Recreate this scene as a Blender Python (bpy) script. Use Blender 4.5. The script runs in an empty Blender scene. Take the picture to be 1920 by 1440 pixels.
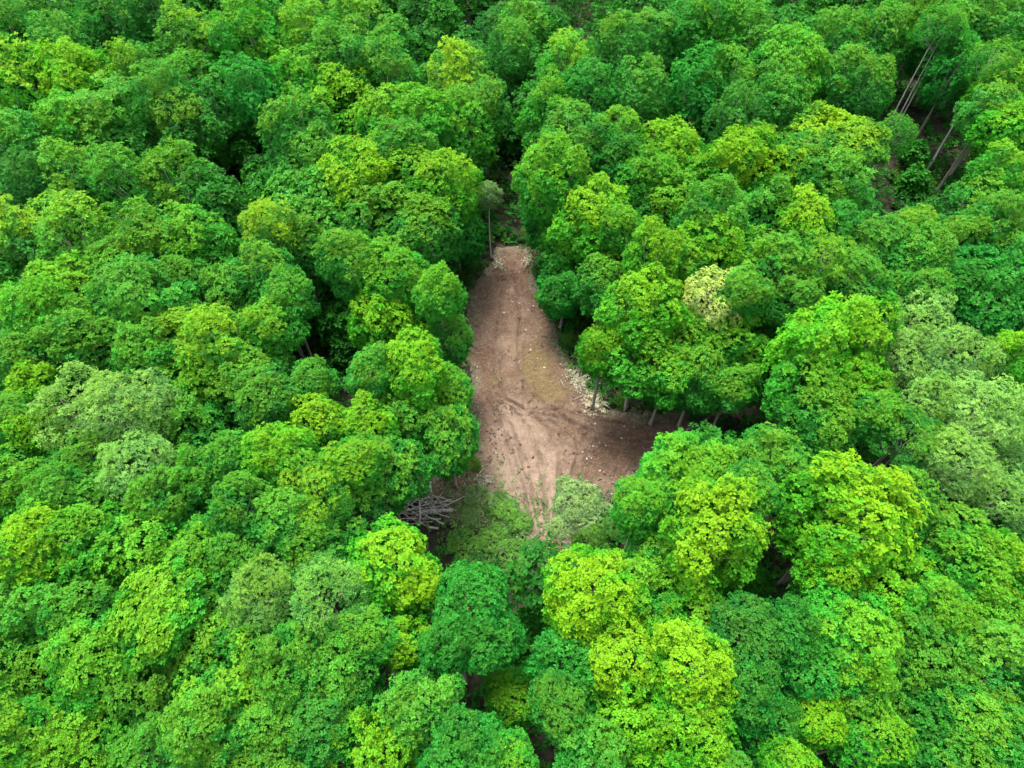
import bpy, math, random
import numpy as np
from mathutils import Vector

# ------------------------------------------------------------------ camera, sky, sun, exposure
S = bpy.context.scene
COL = S.collection
H_CAM, PITCH, F = 50.0, math.radians(56), 1280.0      # drone height, tilt below the horizon, focal length in photo pixels
cam_d = bpy.data.cameras.new('camera'); cam = bpy.data.objects.new('camera', cam_d); COL.objects.link(cam)
cam.location = (0, 0, H_CAM); cam.rotation_euler = (math.pi/2 - PITCH, 0, 0)
cam_d.sensor_width = 36; cam_d.lens = 24; cam_d.clip_end = 6000
S.camera = cam

SUN_EL, SUN_AZ = math.radians(68), math.radians(-25)  # high, from behind the view and a little to its left
w = bpy.data.worlds.new('World'); S.world = w; w.use_nodes = True
nt = w.node_tree; bg = nt.nodes['Background']
sky = nt.nodes.new('ShaderNodeTexSky'); sky.sky_type = 'NISHITA'; sky.sun_disc = False
sky.sun_elevation = SUN_EL; sky.sun_rotation = SUN_AZ; sky.dust_density = 4.0; sky.ozone_density = 1.0
hs = nt.nodes.new('ShaderNodeHueSaturation'); hs.inputs['Saturation'].default_value = 0.3
nt.links.new(sky.outputs[0], hs.inputs['Color']); nt.links.new(hs.outputs[0], bg.inputs[0])
bg.inputs[1].default_value = 0.125
sd = bpy.data.lights.new('sun', 'SUN'); sd.energy = 1.5; sd.angle = math.radians(16); sd.color = (1, .96, .88)
sun = bpy.data.objects.new('sun', sd); COL.objects.link(sun)
sdir = Vector((math.sin(SUN_AZ)*math.cos(SUN_EL), math.cos(SUN_AZ)*math.cos(SUN_EL), math.sin(SUN_EL)))
sun.rotation_euler = (-sdir).to_track_quat('-Z', 'Y').to_euler(); sun.location = sdir*200

vs = S.view_settings; vs.view_transform = 'Standard'; vs.look = 'None'; vs.gamma = 1; vs.use_curve_mapping = False
vs.exposure = 2.72
S.render.engine = 'CYCLES'
S.cycles.max_bounces = 6; S.cycles.diffuse_bounces = 4; S.cycles.glossy_bounces = 1; S.cycles.transmission_bounces = 4
S.cycles.transparent_max_bounces = 4; S.cycles.caustics_reflective = False; S.cycles.caustics_refractive = False

# ------------------------------------------------------------------ helpers
SP, CP = math.sin(PITCH), math.cos(PITCH)
def ray(px, py):
    u, v = (px-960)/F, (720-py)/F
    return u, CP + v*SP, -SP + v*CP
def at(px, py, z=0.0):                                 # photo pixel -> point of the place at height z
    dx, dy, dz = ray(px, py); t = (z-H_CAM)/dz
    return Vector((dx*t, dy*t, z))
def depth(p): return p[1]*CP + (H_CAM-p[2])*SP
def proj(p):
    d = depth(p); return 960 + F*p[0]/d, 720 - F*(p[1]*SP - (H_CAM-p[2])*CP)/d

def mesh_np(name, verts, faces, mat, attrs=None, smooth=False):
    """verts (n,3), faces (m,k) with constant k"""
    me = bpy.data.meshes.new(name)
    verts = np.asarray(verts, np.float32); faces = np.asarray(faces, np.int32)
    n, (m, k) = len(verts), faces.shape
    me.vertices.add(n); me.vertices.foreach_set('co', verts.ravel())
    me.loops.add(m*k); me.loops.foreach_set('vertex_index', faces.ravel())
    me.polygons.add(m); me.polygons.foreach_set('loop_start', np.arange(0, m*k, k, dtype=np.int32))
    me.polygons.foreach_set('loop_total', np.full(m, k, np.int32))
    if smooth: me.polygons.foreach_set('use_smooth', np.ones(m, bool))
    for an, av in (attrs or {}).items():
        a = me.attributes.new(an, 'FLOAT', 'POINT'); a.data.foreach_set('value', np.asarray(av, np.float32))
    me.update(calc_edges=True); me.validate()
    if mat: me.materials.append(mat)
    return me
def link(name, me, parent=None):
    o = bpy.data.objects.new(name, me); COL.objects.link(o)
    if parent: o.parent = parent
    return o
def tag(o, label=None, cat=None, group=None, kind=None):
    if label: o['label'] = label
    if cat: o['category'] = cat
    if group: o['group'] = group
    if kind: o['kind'] = kind
    return o

class MB:                                               # small mesh collector for tubes
    def __init__(s): s.v = []; s.f = []
    def tube(s, pts, rad, n=7, cap=True, root=None):
        pts = [Vector(p) for p in pts]; b = len(s.v)
        for i, p in enumerate(pts):
            d = (pts[min(i+1, len(pts)-1)] - pts[max(i-1, 0)]).normalized()
            a = d.orthogonal().normalized(); c = d.cross(a)
            for k in range(n):
                t = 2*math.pi*k/n
                s.v.append(p + (a*math.cos(t) + c*math.sin(t))*rad[i])
        for i in range(len(pts)-1):
            for k in range(n):
                q, r = b+i*n+k, b+i*n+(k+1) % n
                s.f.append((q, r, r+n)); s.f.append((q, r+n, q+n))
        if root is not None:
            for k in range(n): s.f.append((root, b+(k+1) % n, b+k))
        if cap:
            for e, off in ((0, b), (1, b+(len(pts)-1)*n)):
                if e == 0 and root is not None: continue
                for k in range(1, n-1):
                    s.f.append((off, off+k+1, off+k) if e == 0 else (off, off+k, off+k+1))
    def mesh(s, name, mat, smooth=True):
        return mesh_np(name, np.array([tuple(v) for v in s.v]), np.array(s.f), mat, smooth=smooth)

def vnoise(x, y, scale, seed, octaves=3):
    out = np.zeros_like(x, dtype=float); amp, tot = 1.0, 0
    for o in range(octaves):
        g = np.random.default_rng(seed+o*17).random((64, 64))
        X = x/scale*(2**o)+100; Y = y/scale*(2**o)+100
        xi = np.floor(X).astype(int); yi = np.floor(Y).astype(int); fx = X-xi; fy = Y-yi
        fx = fx*fx*(3-2*fx); fy = fy*fy*(3-2*fy)
        a = g[xi % 64, yi % 64]; b = g[(xi+1) % 64, yi % 64]; c = g[xi % 64, (yi+1) % 64]; d = g[(xi+1) % 64, (yi+1) % 64]
        out += amp*((a*(1-fx)+b*fx)*(1-fy) + (c*(1-fx)+d*fx)*fy); tot += amp; amp *= .5
    return out/tot
def sstep(a, b, x):
    t = np.clip((x-a)/(b-a), 0, 1); return t*t*(3-2*t)

# ------------------------------------------------------------------ materials
def new_mat(name):
    m = bpy.data.materials.new(name); m.use_nodes = True; m.node_tree.nodes.clear(); return m, m.node_tree.nodes, m.node_tree.links
def mixc(N, L, fac, a, b, mode='MIX'):
    n = N.new('ShaderNodeMix'); n.data_type = 'RGBA'; n.blend_type = mode
    for sock, val in ((n.inputs[0], fac), (n.inputs[6], a), (n.inputs[7], b)):
        if hasattr(val, 'is_output'): L.new(val, sock)
        elif isinstance(val, (int, float)): sock.default_value = val
        else: sock.default_value = (*val, 1)
    return n.outputs[2]
def math_(N, L, op, a, b=0.0):
    n = N.new('ShaderNodeMath'); n.operation = op
    for sock, val in ((n.inputs[0], a), (n.inputs[1], b)):
        if hasattr(val, 'is_output'): L.new(val, sock)
        else: sock.default_value = val
    return n.outputs[0]
def attr(N, name):
    n = N.new('ShaderNodeAttribute'); n.attribute_name = name; return n.outputs['Fac']

def leaf_material(name, fixed=None, fixed2=None, young_col=(.150, .270, .0045)):
    m, N, L = new_mat(name)
    out = N.new('ShaderNodeOutputMaterial')
    rnd, yng = attr(N, 'rnd'), attr(N, 'young')
    oi = N.new('ShaderNodeObjectInfo')
    base = oi.outputs['Color'] if fixed is None else None
    alpha = oi.outputs['Alpha'] if fixed is None else None
    if fixed is not None:
        r = N.new('ShaderNodeRGB'); r.outputs[0].default_value = (*fixed, 1); base = r.outputs[0]
        if fixed2: base = mixc(N, L, attr(N, 'tone'), base, fixed2)
    v = math_(N, L, 'MULTIPLY_ADD', rnd, 1.0); N[-1].inputs[2].default_value = .5
    cmb = N.new('ShaderNodeCombineColor')
    L.new(v, cmb.inputs[1]); L.new(v, cmb.inputs[2])
    vr = math_(N, L, 'MULTIPLY_ADD', rnd, 1.4); N[-1].inputs[2].default_value = .3; L.new(vr, cmb.inputs[0])
    c = mixc(N, L, 1.0, base, cmb.outputs[0], 'MULTIPLY')
    f = math_(N, L, 'MULTIPLY', yng, alpha if alpha is not None else .15)
    c = mixc(N, L, f, c, young_col)
    p = N.new('ShaderNodeBsdfPrincipled'); L.new(c, p.inputs['Base Color'])
    p.inputs['Roughness'].default_value = .55; p.inputs['Specular IOR Level'].default_value = .06
    t = N.new('ShaderNodeBsdfTranslucent'); L.new(mixc(N, L, 1.0, c, (1.0, 1.3, .4), 'MULTIPLY'), t.inputs['Color'])
    mx = N.new('ShaderNodeMixShader'); mx.inputs[0].default_value = .38
    L.new(p.outputs[0], mx.inputs[1]); L.new(t.outputs[0], mx.inputs[2]); L.new(mx.outputs[0], out.inputs[0])
    return m
def bark_material(name, ca, cb, scale=6.0):
    m, N, L = new_mat(name); out = N.new('ShaderNodeOutputMaterial')
    tc = N.new('ShaderNodeTexCoord'); mp = N.new('ShaderNodeMapping'); mp.inputs['Scale'].default_value = (1, 1, .35)
    L.new(tc.outputs['Object'], mp.inputs[0])
    n = N.new('ShaderNodeTexNoise'); n.inputs['Scale'].default_value = scale; n.inputs['Detail'].default_value = 6
    L.new(mp.outputs[0], n.inputs['Vector'])
    cr = N.new('ShaderNodeValToRGB'); cr.color_ramp.elements[0].position = .35; cr.color_ramp.elements[1].position = .65
    cr.color_ramp.elements[0].color = (*ca, 1); cr.color_ramp.elements[1].color = (*cb, 1); L.new(n.outputs[0], cr.inputs[0])
    p = N.new('ShaderNodeBsdfPrincipled'); p.inputs['Roughness'].default_value = .9; p.inputs['Specular IOR Level'].default_value = .15
    L.new(cr.outputs[0], p.inputs['Base Color'])
    b = N.new('ShaderNodeBump'); b.inputs['Strength'].default_value = .6; b.inputs['Distance'].default_value = .03
    L.new(n.outputs[0], b.inputs['Height']); L.new(b.outputs[0], p.inputs['Normal']); L.new(p.outputs[0], out.inputs[0])
    return m
LEAF = leaf_material('leaf')
UNDER = leaf_material('undergrowth_leaf', fixed=(.010, .078, .0075), fixed2=(.016, .110, .0075))
WOODS = leaf_material('woodland_leaf', fixed=(.018, .10, .006))
COVER = leaf_material('ground_cover_leaf', fixed=(.070, .16, .036))
BARK = bark_material('pale_bark', (.11, .10, .08), (.25, .24, .20))
PALEBARK = bark_material('white_bark', (.30, .29, .26), (.45, .44, .40))
DEADWOOD = bark_material('dead_wood', (.14, .13, .115), (.33, .31, .27), 9)
LOGBARK = bark_material('log_bark', (.10, .093, .088), (.26, .25, .235), 7)
CUTWOOD = bark_material('cut_wood', (.30, .22, .13), (.42, .32, .20), 14)

def soil_material():
    m, N, L = new_mat('soil'); out = N.new('ShaderNodeOutputMaterial')
    g = N.new('ShaderNodeNewGeometry')
    def noise(sc, det=5, rough=.6):
        n = N.new('ShaderNodeTexNoise'); n.inputs['Scale'].default_value = sc; n.inputs['Detail'].default_value = det
        n.inputs['Roughness'].default_value = rough; L.new(g.outputs['Position'], n.inputs['Vector']); return n.outputs[0]
    def ramp(x, a, b, ca=(0, 0, 0), cb=(1, 1, 1)):
        r = N.new('ShaderNodeValToRGB'); r.color_ramp.elements[0].position = a; r.color_ramp.elements[1].position = b
        r.color_ramp.elements[0].color = (*ca, 1); r.color_ramp.elements[1].color = (*cb, 1); L.new(x, r.inputs[0]); return r.outputs[0]
    c = ramp(noise(.9), .35, .65, (.048, .029, .018), (.074, .047, .031))
    c = mixc(N, L, attr(N, 'pale'), c, ramp(noise(1.3), .35, .65, (.112, .078, .056), (.160, .116, .085)))
    c = mixc(N, L, attr(N, 'ochre'), c, (.080, .064, .018))
    c = mixc(N, L, math_(N, L, 'MULTIPLY', attr(N, 'rut'), .5), c, (.040, .026, .018))      # darker brown mixed in along the ruts
    c = mixc(N, L, attr(N, 'litter'), c, ramp(noise(2.5), .4, .6, (.040, .038, .024), (.085, .082, .052)))
    c = mixc(N, L, ramp(noise(6, 8, .8), .52, .66), c, (.150, .112, .085))
    c = mixc(N, L, ramp(noise(4.5, 8, .78), .56, .66), c, (.036, .023, .017))
    p = N.new('ShaderNodeBsdfPrincipled'); p.inputs['Roughness'].default_value = .95; p.inputs['Specular IOR Level'].default_value = .1
    L.new(c, p.inputs['Base Color'])
    b = N.new('ShaderNodeBump'); b.inputs['Strength'].default_value = 1.0; b.inputs['Distance'].default_value = .10
    L.new(noise(9, 8, .7), b.inputs['Height']); L.new(b.outputs[0], p.inputs['Normal']); L.new(p.outputs[0], out.inputs[0])
    return m
def floor_material():
    m, N, L = new_mat('forest_floor'); out = N.new('ShaderNodeOutputMaterial')
    g = N.new('ShaderNodeNewGeometry'); n = N.new('ShaderNodeTexNoise'); n.inputs['Scale'].default_value = 1.6; n.inputs['Detail'].default_value = 8
    L.new(g.outputs['Position'], n.inputs['Vector'])
    r = N.new('ShaderNodeValToRGB'); e = r.color_ramp.elements
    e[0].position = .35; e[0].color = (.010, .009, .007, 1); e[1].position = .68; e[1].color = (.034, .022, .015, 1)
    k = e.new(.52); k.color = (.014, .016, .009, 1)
    L.new(n.outputs[0], r.inputs[0]); p = N.new('ShaderNodeBsdfPrincipled'); p.inputs['Roughness'].default_value = 1
    p.inputs['Specular IOR Level'].default_value = .1
    L.new(r.outputs[0], p.inputs['Base Color'])
    b = N.new('ShaderNodeBump'); b.inputs['Strength'].default_value = .8; b.inputs['Distance'].default_value = .1
    L.new(n.outputs[0], b.inputs['Height']); L.new(b.outputs[0], p.inputs['Normal']); L.new(p.outputs[0], out.inputs[0])
    return m

# ------------------------------------------------------------------ ground and clearing
CLEAR_PX = [(930,462),(922,492),(876,538),(873,600),(874,690),(880,770),(888,838),(828,872),(765,905),(770,940),(850,985),(930,985),(985,1000),
            (1005,1062),(1060,1062),(1075,1005),(1130,960),(1190,900),(1262,835),(1330,790),(1385,775),(1375,752),(1290,768),(1210,775),
            (1140,768),(1082,712),(1052,650),(1040,590),(1004,520),(992,462)]
CLEAR = np.array([at(*p)[:2] for p in CLEAR_PX])
def poly_sd(x, y, P=CLEAR):                            # signed distance, positive inside
    x = np.asarray(x, float); y = np.asarray(y, float); d = np.full(x.shape, 1e9); ins = np.zeros(x.shape, bool)
    for i in range(len(P)):
        (ax, ay), (bx, by) = P[i], P[(i+1) % len(P)]
        ex, ey = bx-ax, by-ay; t = np.clip(((x-ax)*ex+(y-ay)*ey)/(ex*ex+ey*ey+1e-12), 0, 1)
        d = np.minimum(d, np.hypot(x-ax-t*ex, y-ay-t*ey))
        c = ((ay > y) != (by > y)) & (x < (bx-ax)*(y-ay)/(by-ay+1e-12)+ax); ins ^= c
    return np.where(ins, d, -d)
def line_dist(x, y, pts):
    d = np.full(x.shape, 1e9)
    for a, b in zip(pts[:-1], pts[1:]):
        e = b-a; t = np.clip(((x-a.x)*e.x+(y-a.y)*e.y)/(e.x**2+e.y**2+1e-9), 0, 1)
        d = np.minimum(d, np.hypot(x-a.x-t*e.x, y-a.y-t*e.y))
    return d
def grid_mesh(name, xs, ys, zf, mat, attrs=None, keep=None):
    X, Y = np.meshgrid(xs, ys, indexing='ij'); Z = zf(X, Y)
    nx, ny = len(xs), len(ys); I = np.arange(nx*ny).reshape(nx, ny)
    q = np.stack([I[:-1, :-1], I[1:, :-1], I[1:, 1:], I[:-1, 1:]], -1).reshape(-1, 4)
    V = np.stack([X, Y, Z], -1).reshape(-1, 3)
    A = {k: f(X, Y).ravel() for k, f in (attrs or {}).items()}
    if keep is not None:
        kp = keep(X, Y).ravel(); q = q[kp[q].any(1)]
        used = np.unique(q); rm = -np.ones(len(V), int); rm[used] = np.arange(len(used)); q = rm[q]; V = V[used]
        A = {k: a[used] for k, a in A.items()}
    return mesh_np(name, V, q, mat, A, smooth=True)

xs = np.concatenate([[-3000, -900, -300], np.arange(-130, 131, 2.0), [300, 900, 3000]])
ys = np.concatenate([[-3000, -900, -200], np.arange(-60, 181, 2.0), [400, 1000, 3000]])
def ground_z(X, Y):
    amp = sstep(2, 14, -poly_sd(X, Y))*(np.abs(X) < 129)*(np.abs(Y-60) < 119)
    return (vnoise(X, Y, 14, 5)-.5)*.5*amp - .5*sstep(.2, 1.5, poly_sd(X, Y))
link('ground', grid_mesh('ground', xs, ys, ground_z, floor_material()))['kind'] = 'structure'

RUTS = [[(1035,1060),(1042,960),(1050,900),(1046,850),(1030,810),(1000,780),(950,750),(925,700),(930,620),(945,540)],
        [(1000,1000),(985,940),(965,880),(950,830),(935,790),(915,750)],
        [(1015,1000),(1000,930),(985,870),(960,800),(930,770)],
        [(1060,1000),(1066,920),(1085,850),(1075,800),(1040,770),(990,740),(970,680),(975,600),(965,520)],
        [(1290,790),(1200,800),(1120,790),(1050,770),(985,770),(930,740)],
        [(1270,815),(1190,830),(1120,815),(1060,790),(1000,775)],
        [(1140,880),(1100,850),(1070,820),(1030,790)], [(1025,980),(1020,920),(1012,860),(990,800),(960,770)]]
RUTS = [[at(*p) for p in r] for r in RUTS]
def rut_f(X, Y):
    wob = (vnoise(X, Y, 2.2, 53)-.5)*.5; v = np.zeros(X.shape)
    for r in RUTS: v = np.maximum(v, np.exp(-(np.abs(line_dist(X, Y, r)+wob*.6)/.17)**2))
    return v*sstep(.35, .6, vnoise(X, Y, 1.7, 58, 3))
def soil_sd(X, Y): return poly_sd(X, Y) + (vnoise(X, Y, 1.6, 31, 4)-.5)*1.6
def soil_z(X, Y):
    sd = soil_sd(X, Y)
    z = -.3 + .42*sstep(-.6, .5, sd) + (vnoise(X, Y, 3, 41)-.5)*.22 + (vnoise(X, Y, .7, 47, 4)-.5)*.20 + (vnoise(X, Y, .28, 49, 2)-.5)*.10
    wob = (vnoise(X, Y, 2.2, 53)-.5)*.5
    for i, r in enumerate(RUTS):
        d0 = line_dist(X, Y, r); d = np.abs(d0+wob*.6)
        z += .045*np.sin((d0+wob*.25)*2*math.pi/.42)*np.exp(-(d0/.9)**2)*sstep(.40, .6, vnoise(X, Y, 1.3, 55+i, 2))
        z += -.13*np.exp(-(d/.15)**2) + .09*np.exp(-((d-.34)/.15)**2)
    return z
def blob(X, Y, px, py, r, sx=1.0):
    c = at(px, py); return np.exp(-(((X-c.x)/(r*sx))**2+((Y-c.y)/r)**2))
def pale_f(X, Y):
    v = blob(X, Y, 985, 890, 4.4, .75)*1.4 + blob(X, Y, 1020, 960, 3, .5) + blob(X, Y, 960, 800, 2.5, .7)*.7 + blob(X, Y, 960, 620, 5, .35)*.35
    return np.clip(v + (vnoise(X, Y, 1.2, 61, 4)-.5)*.8, 0, 1)
def ochre_f(X, Y):
    return np.clip((blob(X, Y, 1005, 690, 2.0, .6)*1.2 + blob(X, Y, 1035, 735, 1.0, 1.2)*.8 + blob(X, Y, 930, 715, .5, 1))*(.4+vnoise(X, Y, .8, 67, 3)), 0, .5)
def litter_f(X, Y):
    sd = soil_sd(X, Y); e = sstep(1.3, .1, sd)
    e += blob(X, Y, 860, 915, 2.4, 1.3)*.9 + blob(X, Y, 1060, 620, 2.2, .5)*.8 + blob(X, Y, 895, 590, 2.5, .3)*.7
    e += blob(X, Y, 1290, 765, 2.0, 3)*.9
    return np.clip(e*(.5+vnoise(X, Y, .9, 71, 3)), 0, 1)
lo, hi = CLEAR.min(0)-1.5, CLEAR.max(0)+1.5
link('bare_soil', grid_mesh('bare_soil', np.arange(lo[0], hi[0], .075), np.arange(lo[1], hi[1], .075), soil_z, soil_material(),
     {'pale': pale_f, 'ochre': ochre_f, 'litter': litter_f, 'rut': rut_f}, keep=lambda X, Y: soil_sd(X, Y) > -.8))['kind'] = 'structure'
def surf(x, y):
    a = np.array([[x]]), np.array([[y]])
    return max(float(soil_z(*a)[0, 0]), float(ground_z(*a)[0, 0]))

# ------------------------------------------------------------------ foliage
def rosettes(P, Nn, size, rng, n_leaf=8, wid=.40, up=(.15, .6), young=None):
    """a whorl of folded leaves at every point; returns verts, tris, attributes"""
    m = len(P)
    Nn = Nn/np.linalg.norm(Nn, axis=1, keepdims=True)
    ref = np.where(np.abs(Nn[:, 2:3]) < .9, np.array([[0, 0, 1.]]), np.array([[1., 0, 0]]))
    A = np.cross(Nn, ref); A /= np.linalg.norm(A, axis=1, keepdims=True); B = np.cross(Nn, A)
    ang = rng.random((m, 1))*6.283 + np.arange(n_leaf)[None]*6.283/n_leaf*1.0 + rng.normal(0, .25, (m, n_leaf))
    el = rng.uniform(up[0], up[1], (m, n_leaf))*np.where(np.arange(n_leaf) % 3 == 0, 1.9, 1.0)[None]
    rad = A[:, None]*np.cos(ang)[..., None] + B[:, None]*np.sin(ang)[..., None]
    D = rad*np.cos(el)[..., None] + Nn[:, None]*np.sin(el)[..., None]
    W = np.cross(D, Nn[:, None]); W /= np.linalg.norm(W, axis=2, keepdims=True)+1e-9
    U = np.cross(W, D)
    L = size[:, None]*rng.uniform(.75, 1.15, (m, n_leaf)); L = L[..., None]
    p0 = P[:, None] + D*L*.10
    mid = P[:, None] + D*L*.55 - U*L*.04
    l = mid + W*L*wid*.5 + U*L*.06; r = mid - W*L*wid*.5 + U*L*.06
    tip = P[:, None] + D*L - Nn[:, None]*L*rng.uniform(.1, .35, (m, n_leaf, 1))
    V = np.stack([p0, l, tip, r], 2).reshape(-1, 3)
    k = np.arange(m*n_leaf)[:, None]*4
    T = np.concatenate([k+[[0, 1, 2]], k+[[0, 2, 3]]], 1).reshape(-1, 3)
    cl = np.clip((vnoise(P[:, 0]+P[:, 2]*.6, P[:, 1]-P[:, 2]*.6, 1.3, int(rng.integers(1000)), 2)-.5)*1.6+.5, 0, 1)[:, None]
    lr = np.clip((.34*cl + .33*rng.random((m, 1)) + .33*rng.random((m, n_leaf))-.5)*1.7+.5, 0, 1)
    yg = np.repeat((young if young is not None else np.zeros(m))[:, None], n_leaf, 1)*rng.uniform(.5, 1.1, (m, n_leaf))
    return V, T, {'rnd': np.repeat(lr.ravel(), 4), 'young': np.repeat(np.clip(yg, 0, 1).ravel(), 4)}
def fib(n, rng):
    i = np.arange(n)+.5; z = 1-2*i/n; a = i*2.399963+rng.random()*6.28; r = np.sqrt(1-z*z)
    return np.stack([r*np.cos(a), r*np.sin(a), z], 1)

RC = 3.0                                               # radius of a crown mesh, metres
def crown_points(rng, aspect, n_lobe, lobe, jit, gap, zmin, loose, tuft, cone, seed):
    c = fib(n_lobe*2, rng); c = c[c[:, 2] > zmin]
    c = c + rng.normal(0, jit, c.shape); cd = c/np.linalg.norm(c, axis=1, keepdims=True)
    lr = lobe*rng.uniform(.66, 1.30, len(cd))
    lump = 1 + .30*(vnoise(cd[:, 0]*2+cd[:, 2], cd[:, 1]*2-cd[:, 2], 1.0, seed+5, 2)-.5)*2
    ctr = cd*(1.0-lr*.76)[:, None]*(lump*rng.uniform(.84, 1.10, len(cd)))[:, None]
    if cone: ctr[:, :2] *= (1 - cone*np.clip(ctr[:, 2:3], -.6, 1))
    sub = [(np.array([0, 0, -.12]), .56)]
    for (q, rr) in zip(ctr, lr):                        # every lobe carries smaller tufts
        qn = q/np.linalg.norm(q)
        if tuft:
            for d in fib(tuft, rng):
                if d @ (qn+np.array([0, 0, .35])) > -.1:
                    sub.append((q+d*rr*.66*rng.uniform(.8, 1.2), rr*rng.uniform(.30, .46)))
        sub.append((q, rr*.80))
    SC = np.array([s_[0] for s_ in sub]); SR = np.array([s_[1] for s_ in sub])
    Ps, Ns = [], []
    for i, (q, rr) in enumerate(sub):
        n = max(5, int(4*math.pi*(rr*RC)**2/gap**2*.9))
        d = fib(n, rng)+rng.normal(0, .14, (n, 3)); d /= np.linalg.norm(d, axis=1, keepdims=True)
        p = q + d*rr*(1+rng.normal(0, .10, (n, 1))+(rng.random((n, 1)) > .88)*rng.uniform(.1, .5, (n, 1)))
        inside = (np.linalg.norm(p[:, None]-SC[None], axis=2) < (SR*.88)[None]); inside[:, i] = False
        out = q/(np.linalg.norm(q)+1e-6)
        ok = ~inside.any(1) & ((d @ (out*.8+np.array([0, 0, .5]))) > -.40)
        if loose: ok &= rng.random(n) > loose
        Ps.append(p[ok]); Ns.append(d[ok]*.60+out*.25+np.array([0, 0, .70]))
    P = np.concatenate(Ps); Nn = np.concatenate(Ns)+rng.normal(0, .20, (len(P), 3))
    P = P*np.array([1, 1, aspect])*RC + rng.normal(0, gap*.28, P.shape)
    return P, Nn, ctr
def crown_mesh(seed, aspect=.95, n_lobe=17, lobe=.42, jit=.12, gap=.33, leaf=.36, wid=.42, n_leaf=8, zmin=-.55, loose=0.0, tuft=14, cone=0.0):
    rng = np.random.default_rng(seed)
    P, Nn, ctr = crown_points(rng, aspect, n_lobe, lobe, jit, gap, zmin, loose, tuft, cone, seed)
    yn = vnoise(P[:, 0]+P[:, 2]*.7, P[:, 1]-P[:, 2]*.5, 1.1, seed, 2)
    top = sstep(.1, .95, P[:, 2]/(aspect*RC))
    young = sstep(.38, .68, yn*.72+top*.33)*sstep(-.3, .4, P[:, 2]/(aspect*RC))
    sz = leaf*rng.uniform(.60, 1.45, len(P))
    V, T, A = rosettes(P, Nn, sz, rng, n_leaf, wid, young=young)
    me = mesh_np('crown', V, T, LEAF, A)
    b = MB(); b.v.append(Vector((0, 0, -aspect*RC*.95)))      # one fork from which all limbs spread
    order = rng.permutation(len(ctr))[:11]
    for j in order:
        e = ctr[j]*np.array([1, 1, aspect])*RC*.96; s0 = np.array([0, 0, -aspect*RC*.9])
        mid = s0*.45+e*.55; mid[2] -= .25; mid += rng.normal(0, .15, 3); md0 = s0*.8+e*.2
        b.tube([Vector(s0+np.array([0, 0, .05])), Vector(md0), Vector(mid), Vector(e)], [.075, .065, .045, .015], 5, root=0)
    return me, b.mesh('branches', BARK), len(T)

FORMS = {}
specs = {
 'd': dict(n=9, aspect=1.2, n_lobe=22, lobe=.30, gap=.29, leaf=.24, wid=.44, n_leaf=7, zmin=-.85, jit=.22, loose=.12),
 'D': dict(n=5, aspect=1.15, n_lobe=28, lobe=.27, gap=.245, leaf=.22, wid=.46, n_leaf=7, zmin=-.6, jit=.2, loose=.14),          # domed, big leaf whorls
 't': dict(n=8, aspect=1.35, n_lobe=30, lobe=.24, gap=.29, leaf=.24, wid=.42, n_leaf=7, cone=.25, zmin=-.85, jit=.2, tuft=10, loose=.12),  # tall, fine leaved
 'f': dict(n=4, aspect=1.15, n_lobe=24, lobe=.26, gap=.23, leaf=.19, wid=.36, n_leaf=6, loose=.30, jit=.2, tuft=10), # feathery
 's': dict(n=3, aspect=.75, n_lobe=17, lobe=.32, gap=.31, leaf=.29, wid=.46, n_leaf=8, zmin=-.4, jit=.18), # spreading
}
NTRI = 0
for k, sp in specs.items():
    sp = dict(sp); n = sp.pop('n'); FORMS[k] = []
    for i in range(n):
        me, br, nt_ = crown_mesh(100+37*i+ord(k)*11, **sp); FORMS[k].append((me, br, sp['aspect'])); NTRI += nt_
print('crown tris', NTRI)

def trunk_mesh(seed):
    r = random.Random(seed); b = MB(); pts = []; rad = []
    ph = r.random()*6.28; am = r.uniform(.05, .22)
    for i in range(9):
        t = i/8; k = math.sin(t*math.pi)*am
        pts.append((math.cos(ph)*k + math.sin(t*7+ph)*.03*(t < .99)*t, math.sin(ph)*k, t)); rad.append(.16*(1-.55*t)*(1.5-.5*min(1, t*8)))
    b.tube(pts, rad, 8); return b.mesh('trunk', BARK)
TRUNKS = [trunk_mesh(i) for i in range(5)]

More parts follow.
